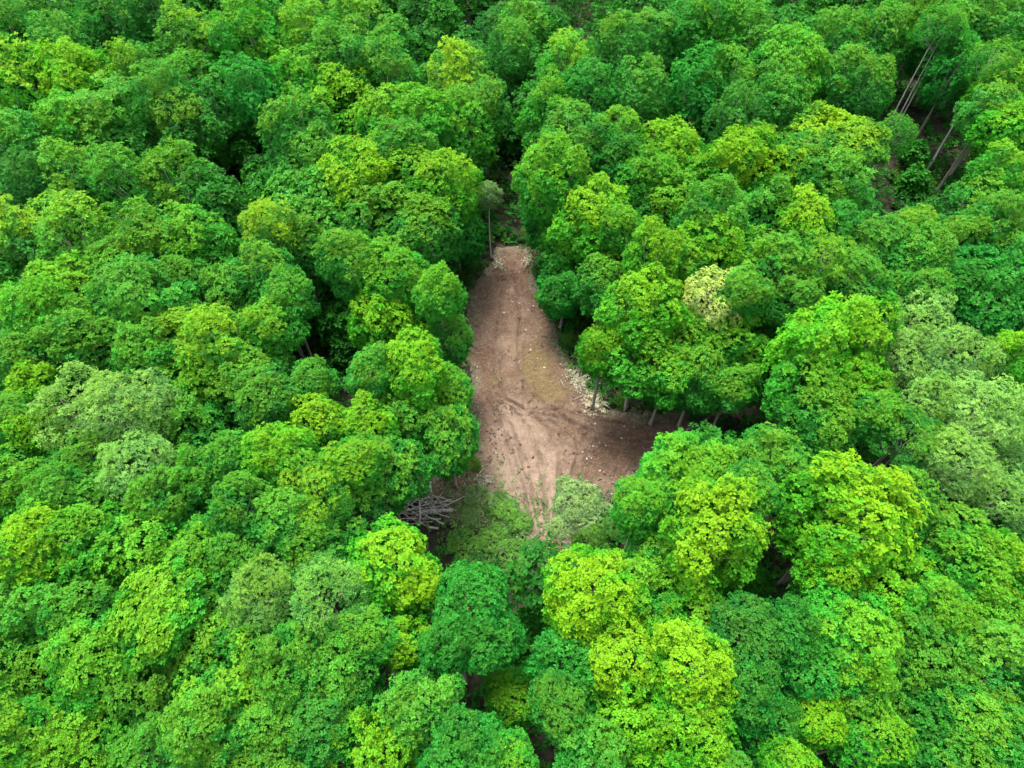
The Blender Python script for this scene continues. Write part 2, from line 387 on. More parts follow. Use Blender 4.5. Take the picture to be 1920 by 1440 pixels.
COLORS = {  # leaf colour of each kind of tree, share of fresh yellow shoots, and its words
 'lime':    ((.025, .160, .0065), .65, 'lime green'),
 'yellow':  ((.031, .165, .0056), .88, 'yellow green'),
 'bright':  ((.019, .146, .0095), .50, 'bright green'),
 'mid':     ((.016, .126, .0120), .36, 'mid green'),
 'emerald': ((.010, .122, .0120), .12, 'emerald green'),
 'dark':    ((.011, .095, .0110), .15, 'dark green'),
 'sage':    ((.078, .196, .0400), .45, 'pale sage'),
 'palegreen': ((.055, .175, .0280), .40, 'pale green'),
 'olive':   ((.030, .140, .0110), .85, 'olive green'),
 'cream':   ((.215, .290, .0700), .45, 'creamy yellow'),
 'grey':    ((.060, .120, .0350), .10, 'greyish'),
}
TREES = []       # dicts
RNG = random.Random(7)
def make_tree(px, py, rpx, colour, form, lm=None, H=None, pos=None, R=None):
    """px, py: middle of the crown in the photograph; rpx: its half width there"""
    aspect = FORMS[form][0][2]
    if pos is None:
        py += .25*rpx; rpx *= 1.05 if py > 420 else 1.14; H = H or RNG.uniform(12.0, 14.5); zc = 10
        for _ in range(6):
            p = at(px, py, zc); R = rpx/F*depth(p); zc = H - R*aspect*.98
            zc = max(zc, 4.5)
    else:
        p = Vector(pos); zc = H - R*aspect*.98
    x, y = p.x, p.y
    kx = R/RC
    me, br, _ = RNG.choice(FORMS['D' if form == 'd' and R > 3.3 else form])
    rootname = {'d': 'broadleaf_tree', 't': 'tall_tree', 'f': 'feathery_tree', 's': 'spreading_tree'}[form]
    root = bpy.data.objects.new(rootname, None); COL.objects.link(root); root.location = (x, y, -.05); root.empty_display_size = .5
    root.rotation_euler.z = RNG.random()*6.28
    tr = link('trunk', RNG.choice(TRUNKS), root); th = zc - R*aspect*.5
    ks = .75+.28*R/3; tr.scale = (ks, ks, th); tr.rotation_euler.z = RNG.random()*6.28
    sx, sy = RNG.uniform(.88, 1.2), RNG.uniform(.88, 1.2)
    cr = link('crown', me, root); cr.location = (0, 0, zc+.05); cr.scale = (kx*sx, kx*sy, kx*RNG.uniform(.92, 1.08)); cr.rotation_euler = (RNG.gauss(0, .12), RNG.gauss(0, .12), 0)
    bo = link('branches', br, root); bo.location = (0, 0, zc+.05); bo.scale = cr.scale; bo.rotation_euler = cr.rotation_euler
    cc, yg, word = COLORS[colour]; j = RNG.uniform(.86, 1.14); jr = RNG.uniform(.88, 1.15)
    cr.color = (cc[0]*j*jr, cc[1]*j, cc[2]*j, min(1, yg*RNG.uniform(.6, 1.15)))
    TREES.append(dict(o=root, c=Vector((x, y, zc)), top=Vector((x, y, H)), R=R, H=H, colour=colour, word=word, form=form, lm=lm, base=(x, y)))
    return root

# (x, y, half width) in the photograph, leaf colour, crown form, [label, short name] for the trees that stand out
LM = lambda a, b: (a, b)
HAND = [
 # --- beyond the clearing on its left
 (60,50,85,'mid','t'), (15,60,50,'mid','t'), (120,80,50,'mid','t'), (70,180,85,'lime','t',LM('lime green tree with a broad yellow top at the far left edge','yellow-topped tree at the far left')), (170,160,65,'lime','d'),
 (30,260,60,'mid','t'), (235,260,95,'mid','t',LM('large cone shaped mid green tree sloping down to the right, upper left','large cone shaped tree')),
 (160,230,55,'bright','t'), (350,360,70,'mid','t',LM('rounded green tree standing alone left of the dark hollow','rounded tree left of the hollow')),
 (220,35,55,'mid','t'), (300,30,45,'dark','t'), (255,125,42,'olive','t'), (300,170,45,'mid','t'),
 (362,85,50,'olive','t',LM('tall tree with a pale olive tip near the back left','olive-tipped tall tree')), (375,170,55,'mid','t'), (345,215,45,'mid','t'),
 (480,75,68,'bright','d',LM('bright green tree with a round leafy head, back left','round-headed bright tree at the back')), (472,160,45,'emerald','d',LM('small vivid emerald tree tucked below a round bright tree','small vivid emerald tree')),
 (583,55,42,'lime','t',LM('narrow tree with a golden yellow tip at the back','golden-tipped narrow tree')), (680,70,70,'bright','d',LM('broad bright green dome left of a dark gap at the back','broad bright dome at the back')), (640,110,50,'mid','t'), (730,130,50,'mid','t'), (550,170,52,'bright','t'), (600,140,45,'mid','t'),
 (640,215,80,'lime','d',LM('wide tree with golden shoots over its left shoulder, upper middle','golden-shouldered wide tree')), (730,215,50,'bright','d'), (785,225,55,'bright','d'), (560,250,60,'mid','t'),
 (865,150,52,'olive','t',LM('tall tree with a pale straw coloured top behind the clearing','straw-topped tall tree')), (860,235,60,'bright','t'), (910,190,40,'mid','t'), (760,280,55,'mid','d'),
 (685,325,68,'lime','d',LM('tree with orange tinged new leaves on its crown, left of the clearing track','orange-tinged tree')), (590,300,58,'mid','d'), (835,345,56,'lime','d',LM('lime dome beside the grey dead tree','lime dome beside the dead tree')), (770,330,48,'bright','d'), (610,390,75,'mid','d'), (720,410,70,'mid','d'), (800,420,60,'mid','d'), (855,430,48,'emerald','d',None,8.5), (560,450,55,'mid','t'), (660,480,60,'mid','d'),
 (145,355,62,'mid','t'), (60,330,45,'dark','t'), (250,340,60,'mid','t'), (70,440,75,'olive','t'), (150,430,70,'olive','t',LM('broad flat topped olive tree on the left side','flat-topped olive tree')),
 (290,470,80,'mid','d'), (375,455,80,'bright','t',LM('big rounded green tree with a yellowish rim, left middle','yellow-rimmed big tree')), (230,500,55,'mid','d'), (510,425,48,'olive','t',LM('narrow green tree with a pale tip beside a dark gully','pale-tipped narrow tree')), (500,500,50,'mid','t'),
 (450,540,62,'mid','d'), (540,550,50,'mid','d'), (75,590,70,'bright','d'), (140,555,70,'lime','d',LM('tree with an orange yellow crest on its left slope','orange-crested tree')), (180,630,75,'mid','d'), (20,660,50,'mid','d'), (270,550,75,'mid','d'), (345,530,50,'mid','d'),
 (510,605,52,'bright','d'), (340,620,68,'olive','s',LM('olive topped spreading tree beside a small black hollow','olive spreading tree')), (420,640,60,'olive','t'), (400,690,75,'bright','d'), (470,700,60,'mid','d'), (280,650,50,'mid','d'), (90,660,45,'mid','d'),
 (740,510,62,'bright','d',LM('bright rounded tree at the left lip of the clearing','rounded tree at the left lip')), (825,540,44,'bright','d'), (725,595,62,'lime','d',LM('lime tree in the wall left of the soil','lime tree in the left wall'),11.5), (835,630,45,'mid','d',LM('small smooth mid green tree leaning over the soil from the left','small smooth tree over the soil'),9.5), (775,685,60,'lime','d'), (840,730,50,'bright','d',None,10.5), (760,770,60,'mid','d',None,11.5), (840,810,58,'mid','d',LM('dark leaved tree at the left edge of the widest soil','dark tree at the widest soil'),10.5), (700,690,45,'mid','d'),
 # --- nearer left
 (68,715,42,'lime','d'), (70,800,50,'lime','d',LM('lime column left of the pale sage tree','lime column')), (170,765,88,'sage','f',LM('large pale sage feathery tree near the left edge','large pale sage tree'),14.3), (245,745,66,'sage','f',None,15), (350,790,70,'mid','t',LM('smooth fine leaved green dome right of the pale sage tree','smooth fine dome')), (260,860,66,'sage','f',None,14.5), (170,850,55,'mid','f'), (20,780,45,'mid','d'), (40,900,70,'bright','d'), (120,920,60,'mid','d'), (210,930,55,'mid','d'), (310,930,55,'mid','d'),
 (375,895,68,'mid','d'), (440,850,50,'mid','d'), (515,835,52,'lime','d',LM('lime tree, left one of a bright trio beside the logs','left lime tree of the trio')), (605,790,56,'lime','d',LM('lime tree with curled yellow tufts, middle of the bright trio','middle lime tree of the trio')), (695,795,52,'lime','d',LM('lime tree, right one of the bright trio','right lime tree of the trio')), (500,740,55,'mid','d'), (590,710,48,'mid','d'), (570,870,55,'bright','d'), (660,860,55,'bright','d'), (590,920,62,'olive','f',LM('pale olive fine leaved tree left of the log pile','pale olive fine tree'),14), (720,870,65,'mid','d'), (650,960,55,'mid','f'),
 (70,1020,80,'lime','d',LM('tree with yellow shoots at the left edge, lower part','yellow-shoot tree at the left edge')), (170,1010,70,'bright','d'), (290,1020,80,'bright','d'), (370,1040,65,'bright','d'), (450,1030,62,'mid','d'), (450,940,55,'mid','d'), (540,960,55,'mid','d'), (590,1020,60,'mid','d'),
 (490,1105,58,'palegreen','f',LM('fine pale green tree, left of a pair of pale fine trees','left pale fine tree'),14.5), (615,1110,64,'palegreen','f',LM('fine pale green tree, right of a pair of pale fine trees','right pale fine tree'),15), (740,1045,75,'lime','d',LM('lime tree just below the log pile with a yellow right side','lime tree below the logs'),13.5), (800,1090,45,'yellow','d'),
 (300,1130,80,'bright','s',LM('layered spreading tree with yellow back edge, lower left','layered spreading tree')), (390,1180,75,'mid','d'), (60,1130,75,'mid','d'), (160,1130,70,'mid','d'), (70,1240,85,'mid','d'), (190,1230,80,'bright','d'), (300,1270,85,'mid','d'), (450,1240,90,'bright','d',LM('big many lobed green tree in the lower left','big many-lobed tree')), (400,1340,80,'mid','d'), (520,1330,70,'mid','d'), (560,1220,70,'mid','d'),
 (640,1240,70,'mid','d'), (690,1180,50,'mid','d'), (770,1195,52,'lime','d',LM('yellow green tree left of the tall emerald tree','yellow-green tree by the emerald')), (890,1120,72,'emerald','d',LM('tall drooping emerald tree below the clearing mouth','tall drooping emerald tree')), (850,1190,55,'emerald','d'), (920,1190,50,'emerald','d'), (700,1385,95,'lime','d',LM('bright lime dome at the bottom edge, left of centre','bright lime dome at the bottom')), (880,1395,70,'emerald','d',LM('emerald tree at the bottom edge below a dark gap','emerald tree at the bottom')), (950,1425,55,'bright','d'), (600,1340,60,'dark','d'), (790,1310,60,'mid','d'), (960,1295,52,'bright','d',None,9),
 (50,1370,90,'bright','d'), (170,1370,85,'bright','d'), (280,1400,70,'mid','d'), (400,1440,80,'mid','d'), (510,1430,70,'mid','d'), (110,1460,70,'mid','d'),
 # --- beyond, right
 (990,40,40,'bright','t'), (960,90,40,'mid','t'), (1060,120,50,'bright','t',LM('tall yellowish green tree right of the dark corridor at the back','tall yellowish tree by the corridor')), (1100,170,45,'emerald','t'), (1030,210,50,'bright','t'), (1075,260,48,'mid','t'), (1040,325,62,'bright','d',LM('bright dome guarding the right side of the dark corridor','bright dome by the corridor')), (1040,390,50,'emerald','d',None,9), (1155,250,38,'bright','t',LM('narrow pointed tree between two wider trees, upper middle','narrow pointed tree')), (1160,310,45,'emerald','t'),
 (1252,285,50,'lime','d',LM('tree with a bright yellow knob on its crown, upper right of centre','yellow-knobbed tree')), (1210,330,45,'bright','d'), (1380,310,62,'lime','d',LM('broad tree with a spiky yellow crest','yellow-crested broad tree')), (1330,330,50,'bright','d'), (1460,330,50,'yellow','d'), (1110,400,60,'lime','d',LM('lime tree with golden top at the upper right of the clearing','golden-topped tree above the clearing')), (1070,440,45,'bright','d',None,9.5), (1165,420,40,'bright','d'), (1255,385,58,'bright','d'), (1330,400,55,'mid','d'), (1420,395,65,'mid','d'), (1505,400,42,'yellow','d',LM('tree with a bright yellow right flank','yellow-flanked tree')), (1225,470,52,'lime','d'), (1330,455,62,'lime','d'), (1400,470,45,'bright','d'), (1280,480,40,'bright','d'),
 (1060,490,48,'emerald','d',None,7.5), (1055,545,42,'emerald','d',LM('emerald tree at the right lip of the soil track','emerald tree at the right lip'),7), (1130,520,45,'mid','d',None,10), (1460,490,58,'mid','t'), (1545,480,48,'olive','f',LM('sparse olive tree with bare branch tips','sparse olive tree')), (1400,540,45,'mid','d'), (1490,560,45,'mid','d'),
 (1200,565,66,'lime','d',LM('lime tree with a pale yellow cap beside the cream tree','lime tree beside the cream tree')), (1335,548,52,'cream','f',LM('small creamy yellow feathery tree among lime trees','cream feathery tree'),13.2), (1255,545,40,'yellow','d',None,10.5), (1130,650,48,'lime','d',LM('lime tree reaching over the soil from the right','lime tree over the soil'),10.6), (1200,650,58,'bright','d',None,11), (1275,625,48,'bright','d',None,10.5), (1380,640,58,'bright','d',LM('bright rounded tree below the cream tree','rounded tree below the cream tree'),11), (1310,690,58,'mid','d',None,10.5), (1370,720,45,'mid','d',None,10), (1250,690,48,'bright','d',None,10),
 (1555,640,100,'yellow','d',LM('big yellow lime dome on the right','big yellow dome on the right'),15.5), (1510,720,62,'bright','d'), (1590,740,62,'lime','d'), (1540,790,60,'mid','d'), (1640,770,50,'mid','d'),
 (1720,590,58,'sage','f',LM('pale sage tree right of the big yellow dome','sage tree by the yellow dome')), (1700,660,55,'sage','f'), (1800,660,62,'sage','f',LM('wide pale feathery tree below the emerald tree on the right','wide pale feathery tree'),14.3), (1850,540,85,'emerald','d',LM('large emerald tree at the right edge','large emerald tree at the right edge')), (1795,530,50,'emerald','d'), (1905,660,50,'lime','d'), (1750,740,58,'sage','f'), (1840,760,72,'sage','f',None,15), (1705,815,55,'mid','f'), (1790,850,62,'sage','f',LM('pale ragged sage tree, lower of the pale trees at the right','ragged sage tree'),14.3), (1880,830,62,'sage','f'), (1870,920,55,'sage','f'),
 (1330,40,62,'bright','t',LM('tall bright green tree at the back edge','tall bright tree at the back edge')), (1280,60,40,'emerald','t'), (1400,80,50,'mid','t'), (1475,115,55,'bright','d',LM('rounded bright tree with yellow tips, back right','rounded bright tree at the back')), (1450,190,55,'mid','d'), (1360,160,45,'mid','t'), (1380,220,45,'dark','t'), (1555,80,50,'mid','t'), (1580,150,45,'mid','t'), (1640,70,50,'mid','t'), (1630,160,40,'mid','t'), (1700,50,55,'mid','t'), (1780,60,55,'mid','t'), (1850,40,50,'mid','t'), (1785,125,42,'emerald','t'), (1850,205,38,'mid','t'),
 (1875,170,52,'lime','d',LM('lime tree with orange yellow tip at the right edge, back','orange-tipped tree at the right edge')), (1890,250,50,'lime','d'), (1868,315,46,'bright','t'), (1540,245,62,'olive','s',LM('flat airy olive tree behind the yellow-crested tree','flat airy olive tree')), (1600,255,50,'olive','s'), (1510,290,50,'mid','s'), (1160,90,50,'mid','t'), (1220,70,45,'mid','t'), (1200,160,45,'mid','t'), (1310,150,45,'emerald','t'), (1400,280,40,'mid','t'),
 (1560,350,52,'mid','t'), (1520,340,40,'mid','t'), (1705,425,42,'olive','t',LM('small tree with straw tip in front of bare trunks','straw-tipped small tree')), (1830,395,55,'mid','t'), (1870,410,55,'mid','t'), (1640,460,58,'mid','t'), (1720,480,58,'mid','t'), (1790,450,50,'mid','t'), (1570,430,45,'emerald','t'), (1600,520,50,'mid','t'), (1670,540,45,'mid','t'), (1900,470,40,'mid','t'), (1740,540,40,'mid','t'),
 (935,60,38,'dark','t',None,9), (905,125,36,'dark','t',None,9), (958,165,30,'dark','t',None,8),
 # --- nearer right
 (1285,880,86,'bright','d',LM('broad bright tree at the lower right corner of the soil','broad tree at the soil corner')), (1198,938,48,'bright','d',LM('bright tree rising beside the pale shrubs','bright tree beside the pale shrubs')), (1330,880,58,'bright','d'), (1270,950,55,'bright','d'), (1450,860,66,'mid','d'), (1400,910,50,'mid','d'), (1335,990,92,'yellow','d',LM('golden lime dome, smaller of two golden domes near a black hole','smaller golden dome'),15.8), (1590,945,100,'yellow','d',LM('golden lime dome, largest crown right of a black hole','largest golden dome'),16.2), (1650,1095,80,'lime','d'), (1560,1060,60,'lime','d'), (1760,980,62,'mid','d'), (1700,930,50,'mid','d'), (1820,1060,64,'bright','d'), (1890,1060,58,'lime','d'), (1830,1150,60,'bright','d'), (1760,1130,55,'bright','d'),
 (1108,1100,92,'yellow','d',LM('mottled yellow tree at the mouth of the clearing','mottled yellow tree at the mouth'),14.5), (1200,1110,60,'bright','d'), (1230,1030,50,'mid','d'), (1085,1225,68,'emerald','d'), (1165,1230,72,'yellow','d',LM('mottled lime tree left of a yellow crowned tree near the bottom','mottled lime tree near the bottom')), (1285,1230,78,'yellow','d',LM('strongly yellow crowned tree near the bottom','strongly yellow tree near the bottom'),15.5), (1180,1340,90,'lime','d'), (1300,1360,85,'lime','d'), (1120,1400,70,'mid','d'), (1240,1440,70,'lime','d'), (1050,1310,55,'mid','d'), (1300,1130,50,'bright','d'),
 (1545,1130,70,'mid','d'), (1590,1180,80,'bright','d',LM('soft green lobed tree below the largest golden dome','soft lobed tree'),15), (1650,1250,72,'mid','f'), (1530,1250,62,'emerald','d'), (1590,1290,60,'mid','d'), (1400,1180,60,'dark','d'), (1400,1280,62,'emerald','d'), (1440,1350,58,'emerald','d'), (1530,1330,50,'yellow','d',LM('small yellow tufted tree among emerald trees, bottom right','small yellow tufted tree')), (1480,1180,50,'emerald','d'), (1630,1370,62,'bright','d'), (1740,1220,75,'mid','d'), (1870,1240,75,'mid','d'), (1730,1370,85,'emerald','d',LM('bright emerald tree near the bottom right corner','emerald tree near the right corner')), (1830,1340,72,'mid','d'), (1890,1410,70,'emerald','d'), (1800,1440,60,'mid','d'), (1480,1440,50,'lime','d'), (1370,1440,40,'mid','d'),
]
for t in HAND: make_tree(*t)

# tall bare trunked trees in the open patch at the back right, and the trunks at the soil's right edge
def slender(bx, by, H, R, colour, label, thick=1.0, form='f'):
    p = at(bx, by); r = make_tree(0, 0, 0, colour, form, pos=p, H=H, R=R, lm=None); r.name = 'slender_tree'
    for c in r.children:
        if c.name.startswith('trunk'): c.scale.x = c.scale.y = thick*1.05; c.material_slots[0].link = 'OBJECT'; c.material_slots[0].material = PALEBARK
    TREES[-1]['label'] = label; return r
slender(1655,256,15,2.0,'mid','slender tree with the longest bare white trunk in the right clearing hollow', .55)
slender(1668,252,14.5,1.9,'mid','slender pale trunk tree close beside the longest white trunk', .5)
slender(1681,240,13.5,1.9,'bright','slender tree, right one of the three close bare trunks', .5)
slender(1737,322,15,2.0,'mid','slender tree with lone leaning pale trunk over brown floor', .6)
slender(1608,378,10.5,1.8,'mid','slender tree with short bare trunk nearest the straw-tipped small tree', .5)
slender(1598,190,11,1.8,'mid','slender tree behind the airy olive trees, trunk barely showing', .5)
slender(545,692,11,2.2,'mid','slender tree with paired pale stems in the left dark gully', .6)
slender(921,484,9.5,1.15,'grey','grey thin leaved dying tree on a pale trunk at the head of the soil', .42, 't')

# gaps in the canopy: no further tree is put here
GAPS = [(740,90,38,60),(930,110,22,60),(945,300,25,60),(955,400,50,70),(500,300,85,60),(410,265,55,40),(600,630,55,90),(395,580,40,25),(240,700,35,22),(1450,1040,42,50),
        (1390,765,55,50),(1432,640,22,90),(1570,1425,75,30),(925,1290,60,50),(965,1235,45,60),(1370,1100,60,32),(1415,1385,48,30),(690,965,45,35),(530,1075,25,25),(712,1140,25,30),
        (818,1190,14,60),(1270,235,50,45),(1145,150,30,45),(1250,175,35,45),(1095,15,30,35),(30,320,45,30),(150,60,18,40),(1500,230,40,22),(1685,195,50,75),(1765,285,42,62),(1640,370,45,45),
        (1690,350,40,20),(1885,470,40,40),(130,860,15,30),(450,760,22,40),(330,470,10,10),(910,250,25,60),(1080,620,40,50),(1230,745,110,30),(800,930,80,60),(790,1000,70,30),(1000,1010,130,60),(1120,1000,60,60),
        (940,1040,60,50),(720,1310,14,50),(600,1280,20,20),(705,640,18,40),(1735,800,20,30),(1620,880,30,30)]
def in_gap(x, y, hs=(0, 4, 7)):
    return any(((px-a)/(c+14))**2+((py-b)/(d+10))**2 < 1 for px, py in (proj((x, y, h)) for h in hs) for a, b, c, d in GAPS)
LOW = {(500,300), (410,265), (600,630), (240,700), (930,110), (945,300), (1270,235), (1145,150), (1250,175), (1500,230), (1432,640), (1370,1100), (925,1290), (965,1235), (740,90), (1690,350), (1885,470), (1415,1385)}
def low_gap(x, y):
    px, py = proj((x, y, 0)); return any(((px-a)/(c+14))**2+((py-b)/(d+10))**2 < 1 for a, b, c, d in GAPS if (a, b) in LOW) and not any(((px-a)/(c+14))**2+((py-b)/(d+10))**2 < 1 for a, b, c, d in GAPS if (a, b) not in LOW)
frng = random.Random(11); FILL = []
pts = [(t['base'][0], t['base'][1], t['R']) for t in TREES]
tries = 0
while tries < 5000:
    tries += 1
    y = frng.uniform(-6, 112); x = frng.uniform(-1, 1)*(H_CAM*SP+y*CP+4)*.75*1.06
    px, py = proj((x, y, 6))
    if not (-60 < px < 1980 and -60 < py < 1520): continue
    if float(poly_sd(np.array([x]), np.array([y]))[0]) > -1.8: continue
    low = low_gap(x, y)
    if in_gap(x, y) and not low: continue
    R = frng.uniform(1.1, 1.7) if low else frng.uniform(1.9, 3.0)
    if any((x-a)**2+(y-b)**2 < (1.7 if low else max(2.3, .52*(R+c)))**2 for a, b, c in pts): continue
    pts.append((x, y, R)); FILL.append((x, y, R, frng.uniform(2.6, 5.0) if low else frng.uniform(6.5, 10.5), frng.random()))
print('trees', len(TREES), 'hand', len(HAND), 'fill', len(FILL))
for t in TREES[:len(HAND)]:
    sdv = float(poly_sd(np.array([t['base'][0]]), np.array([t['base'][1]]))[0])
    if sdv > -.2: print('TRUNK IN CLEARING', [round(v) for v in proj(t['c'])], round(sdv, 1))

# ---- labels: every tree is told by its look and by the tree or place it stands next to
def pxy(t): return proj(t['c'])
marks = []
for t in TREES:
    if t.get('label'): t['o']['label'] = t['label']; continue
    if t['lm']: t['o']['label'] = t['lm'][0]; marks.append((t['lm'][1], pxy(t)))
PLACES = [('the log pile', (800, 960)), ('the pale shrubs', (1085, 945)), ('the soil track head', (955, 500)), ('the yellowish soil patch', (1005, 690)), ('the bare white trunks', (1680, 190)),
          ('the lower right corner', (1900, 1430)), ('the lower left corner', (20, 1430)), ('the upper right corner', (1900, 10)), ('the upper left corner', (20, 10)), ('the forked dead branch', (940, 1045))]
marks = [('the '+n, p) for n, p in marks] + PLACES
used = {o_['o']['label'] for o_ in TREES if 'label' in o_['o']}
DIRS = ['right of', 'behind and right of', 'behind', 'behind and left of', 'left of', 'in front and left of', 'in front of', 'in front and right of']
SHAPE = {'d': 'rounded', 't': 'tall', 'f': 'feathery', 's': 'spreading'}
medR = sorted(t['R'] for t in TREES)[len(TREES)//2]
for t in TREES:
    if 'label' in t['o']: continue
    x, y = pxy(t)
    size = 'large ' if t['R'] > medR*1.2 else 'small ' if t['R'] < medR*.8 else ''
    for n, (mx, my) in sorted(marks, key=lambda q: math.hypot(q[1][0]-x, q[1][1]-y)):
        a = math.atan2(my-y, x-mx); d = DIRS[round(a/(math.pi/4)) % 8]
        lab = f"{size}{t['word']} {SHAPE[t['form']]} tree {d} {n}"
        if lab not in used and len(lab.split()) <= 16: break
    used.add(lab); t['o']['label'] = lab
for t in TREES: tag(t['o'], cat='tree', group='trees of the forest')

# ---- shrubs at the clearing's edge
def blob_mesh(seed, **k): return crown_mesh(seed, **k)[0]
SHRUBS = [blob_mesh(900+i, aspect=.6, n_lobe=13, lobe=.34, gap=.30, leaf=.30, wid=.30, n_leaf=6, zmin=-.4, tuft=6, loose=.40, jit=.3) for i in range(3)]
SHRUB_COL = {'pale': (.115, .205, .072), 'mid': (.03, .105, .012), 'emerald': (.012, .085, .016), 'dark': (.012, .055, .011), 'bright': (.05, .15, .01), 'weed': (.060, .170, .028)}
SH = [(1085,940,48,'pale','large pale grey green shrub at the lower right end of the soil'), (1120,975,36,'pale','pale shrub in front of the largest pale shrub, near the broad bright tree'), (1050,985,28,'pale','small pale shrub right beside the narrow soil neck'), (1060,905,22,'pale','small pale shrub behind the largest pale shrub on rutted soil'),
      (900,935,32,'pale','pale shrub on litter right of the log pile'), (880,962,20,'pale','small pale shrub touching the log ends'), (945,952,32,'weed','light green shrub left of the soil neck'), (975,975,24,'weed','small light green shrub at the left lip of the soil neck'), (925,1008,34,'weed','low light green shrub behind the forked dead branch'), (872,1020,34,'weed','low light green shrub in front of the logs'), (962,1042,32,'weed','low light green shrub right of the forked dead branch'), (905,1072,34,'emerald','emerald shrub left of the forked dead branch'), (1110,1020,38,'mid','dull green shrub behind the mottled yellow tree'), (1150,985,30,'emerald','emerald shrub at the foot of the bright tree beside the pale shrubs'),
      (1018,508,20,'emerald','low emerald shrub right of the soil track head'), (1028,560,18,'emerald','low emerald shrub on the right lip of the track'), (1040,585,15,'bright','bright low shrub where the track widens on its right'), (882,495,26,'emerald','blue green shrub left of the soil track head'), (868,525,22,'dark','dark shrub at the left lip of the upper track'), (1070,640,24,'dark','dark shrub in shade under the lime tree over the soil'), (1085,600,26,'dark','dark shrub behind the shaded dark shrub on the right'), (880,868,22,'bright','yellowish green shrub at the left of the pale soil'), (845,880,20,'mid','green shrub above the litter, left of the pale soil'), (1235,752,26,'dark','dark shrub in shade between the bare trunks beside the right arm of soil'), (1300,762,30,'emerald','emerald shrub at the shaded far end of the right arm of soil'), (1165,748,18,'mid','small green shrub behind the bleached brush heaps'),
      (985,440,16,'dark','dark shrub inside the corridor at the track head, right side'), (932,430,16,'dark','dark shrub inside the corridor at the track head, left side'),
      (1710,285,26,'bright','bright shrub in the hollow between the bare white trunks'), (1690,330,22,'mid','green shrub on brown floor among bare trunks'), (1740,345,18,'mid','small shrub at the foot of the lone leaning trunk'), (470,285,20,'dark','dark shrub in the hollow right of the rounded tree'), (520,300,22,'emerald','emerald shrub in the dark hollow, upper left'), (600,640,24,'dark','dark shrub in the left gully'), (580,600,22,'emerald','emerald shrub at the head of the left gully')]
srng = random.Random(5)
for (x, y, r, c, lab) in SH:
    p = at(x, y, .6); R = r/F*depth(p); k = R/RC
    root = bpy.data.objects.new('shrub', None); COL.objects.link(root); root.location = (p.x, p.y, -.03); root.rotation_euler.z = srng.random()*6.28
    f = link('foliage', srng.choice(SHRUBS), root); f.scale = (k, k*srng.uniform(.85, 1.1), k*(srng.uniform(.5, .7) if c in ('pale', 'weed') else srng.uniform(.8, 1.2))); f.location.z = R*(.28 if c in ('pale', 'weed') else .45)
    cc = SHRUB_COL[c]; f.color = (*cc, .25)
    st = link('stem', TRUNKS[srng.randrange(5)], root); st.scale = (.3, .3, R*.6)
    tag(root, lab, 'shrub', 'shrubs round the clearing')

# ------------------------------------------------------------------ understory, undergrowth, ground cover
g = np.random.default_rng(3)
sets = [crown_points(np.random.default_rng(400+i), 1.2, 11, .40, .16, .78, -.6, 0.0, 3, .1, 400+i)[:2] for i in range(4)]
PP, NN, SZ, TN = [], [], [], []
for (x, y, R, h, tone) in FILL:                         # the lower storey between the tall trees, one mass
    P, Nn = sets[int(tone*997) % 4]; a = tone*50; k = R/RC; c, s_ = math.cos(a), math.sin(a)
    M = np.array([[c, -s_, 0], [s_, c, 0], [0, 0, 1]]).T
    PP.append(P@M*k+np.array([x, y, h-R*1.15])); NN.append(Nn@M); SZ.append(g.uniform(.38, .62, len(P))); TN.append(np.full(len(P), tone))
PP, NN, SZ, TN = map(np.concatenate, (PP, NN, SZ, TN))
V, T, A = rosettes(PP, NN, SZ, g, 6, .5, young=(g.random(len(PP)) > .9)*.6); A['tone'] = np.repeat(TN, 24)
print('understory', len(FILL), len(T))
link('understory_foliage', mesh_np('understory_foliage', V, T, UNDER, A))['kind'] = 'stuff'
def scatter(n, ok, box, seed):
    r = np.random.default_rng(seed); x = r.uniform(box[0], box[1], n); y = r.uniform(box[2], box[3], n); k = ok(x, y); return x[k], y[k]
PILE = at(775, 975); WEEDS = at(925, 1000); NECK = at(1035, 1035)
def under_ok(x, y):
    d = y*CP+H_CAM*SP; px = 960+F*x/d; py = 720-F*(y*SP-H_CAM*CP)/d
    ing = np.zeros(len(x), bool)
    for a, b, c, e in GAPS: ing |= ((px-a)/(c+35))**2+((py-b)/(e+35))**2 < 1
    return (ing | (np.random.default_rng(6).random(len(x)) > .6)) & (poly_sd(x, y) < -.5) & (np.hypot(x-PILE.x, y-PILE.y) > 3.4) & (np.hypot(x-WEEDS.x, y-WEEDS.y) > 3.6) & (np.hypot(x-NECK.x, y-NECK.y) > 2.6) & (np.abs(x) < d*.80) & (vnoise(x, y, 5, 77) > .22)
x, y = scatter(90000, under_ok, (-95, 95, 0, 118), 8)
hgt = .15 + 4.5*np.clip(vnoise(x, y, 2.6, 88, 3)-.36, 0, 1)*g.uniform(.4, 1.3, len(x))
P = np.stack([x, y, hgt], 1); Nn = np.stack([g.normal(0, .4, len(x)), g.normal(0, .4, len(x)), np.ones(len(x))], 1)
V, T, A = rosettes(P, Nn, g.uniform(.3, .65, len(x)), g, 5, .42, young=(g.random(len(x)) > .9)*1.0)
link('undergrowth', mesh_np('undergrowth', V, T, UNDER, A))['kind'] = 'stuff'
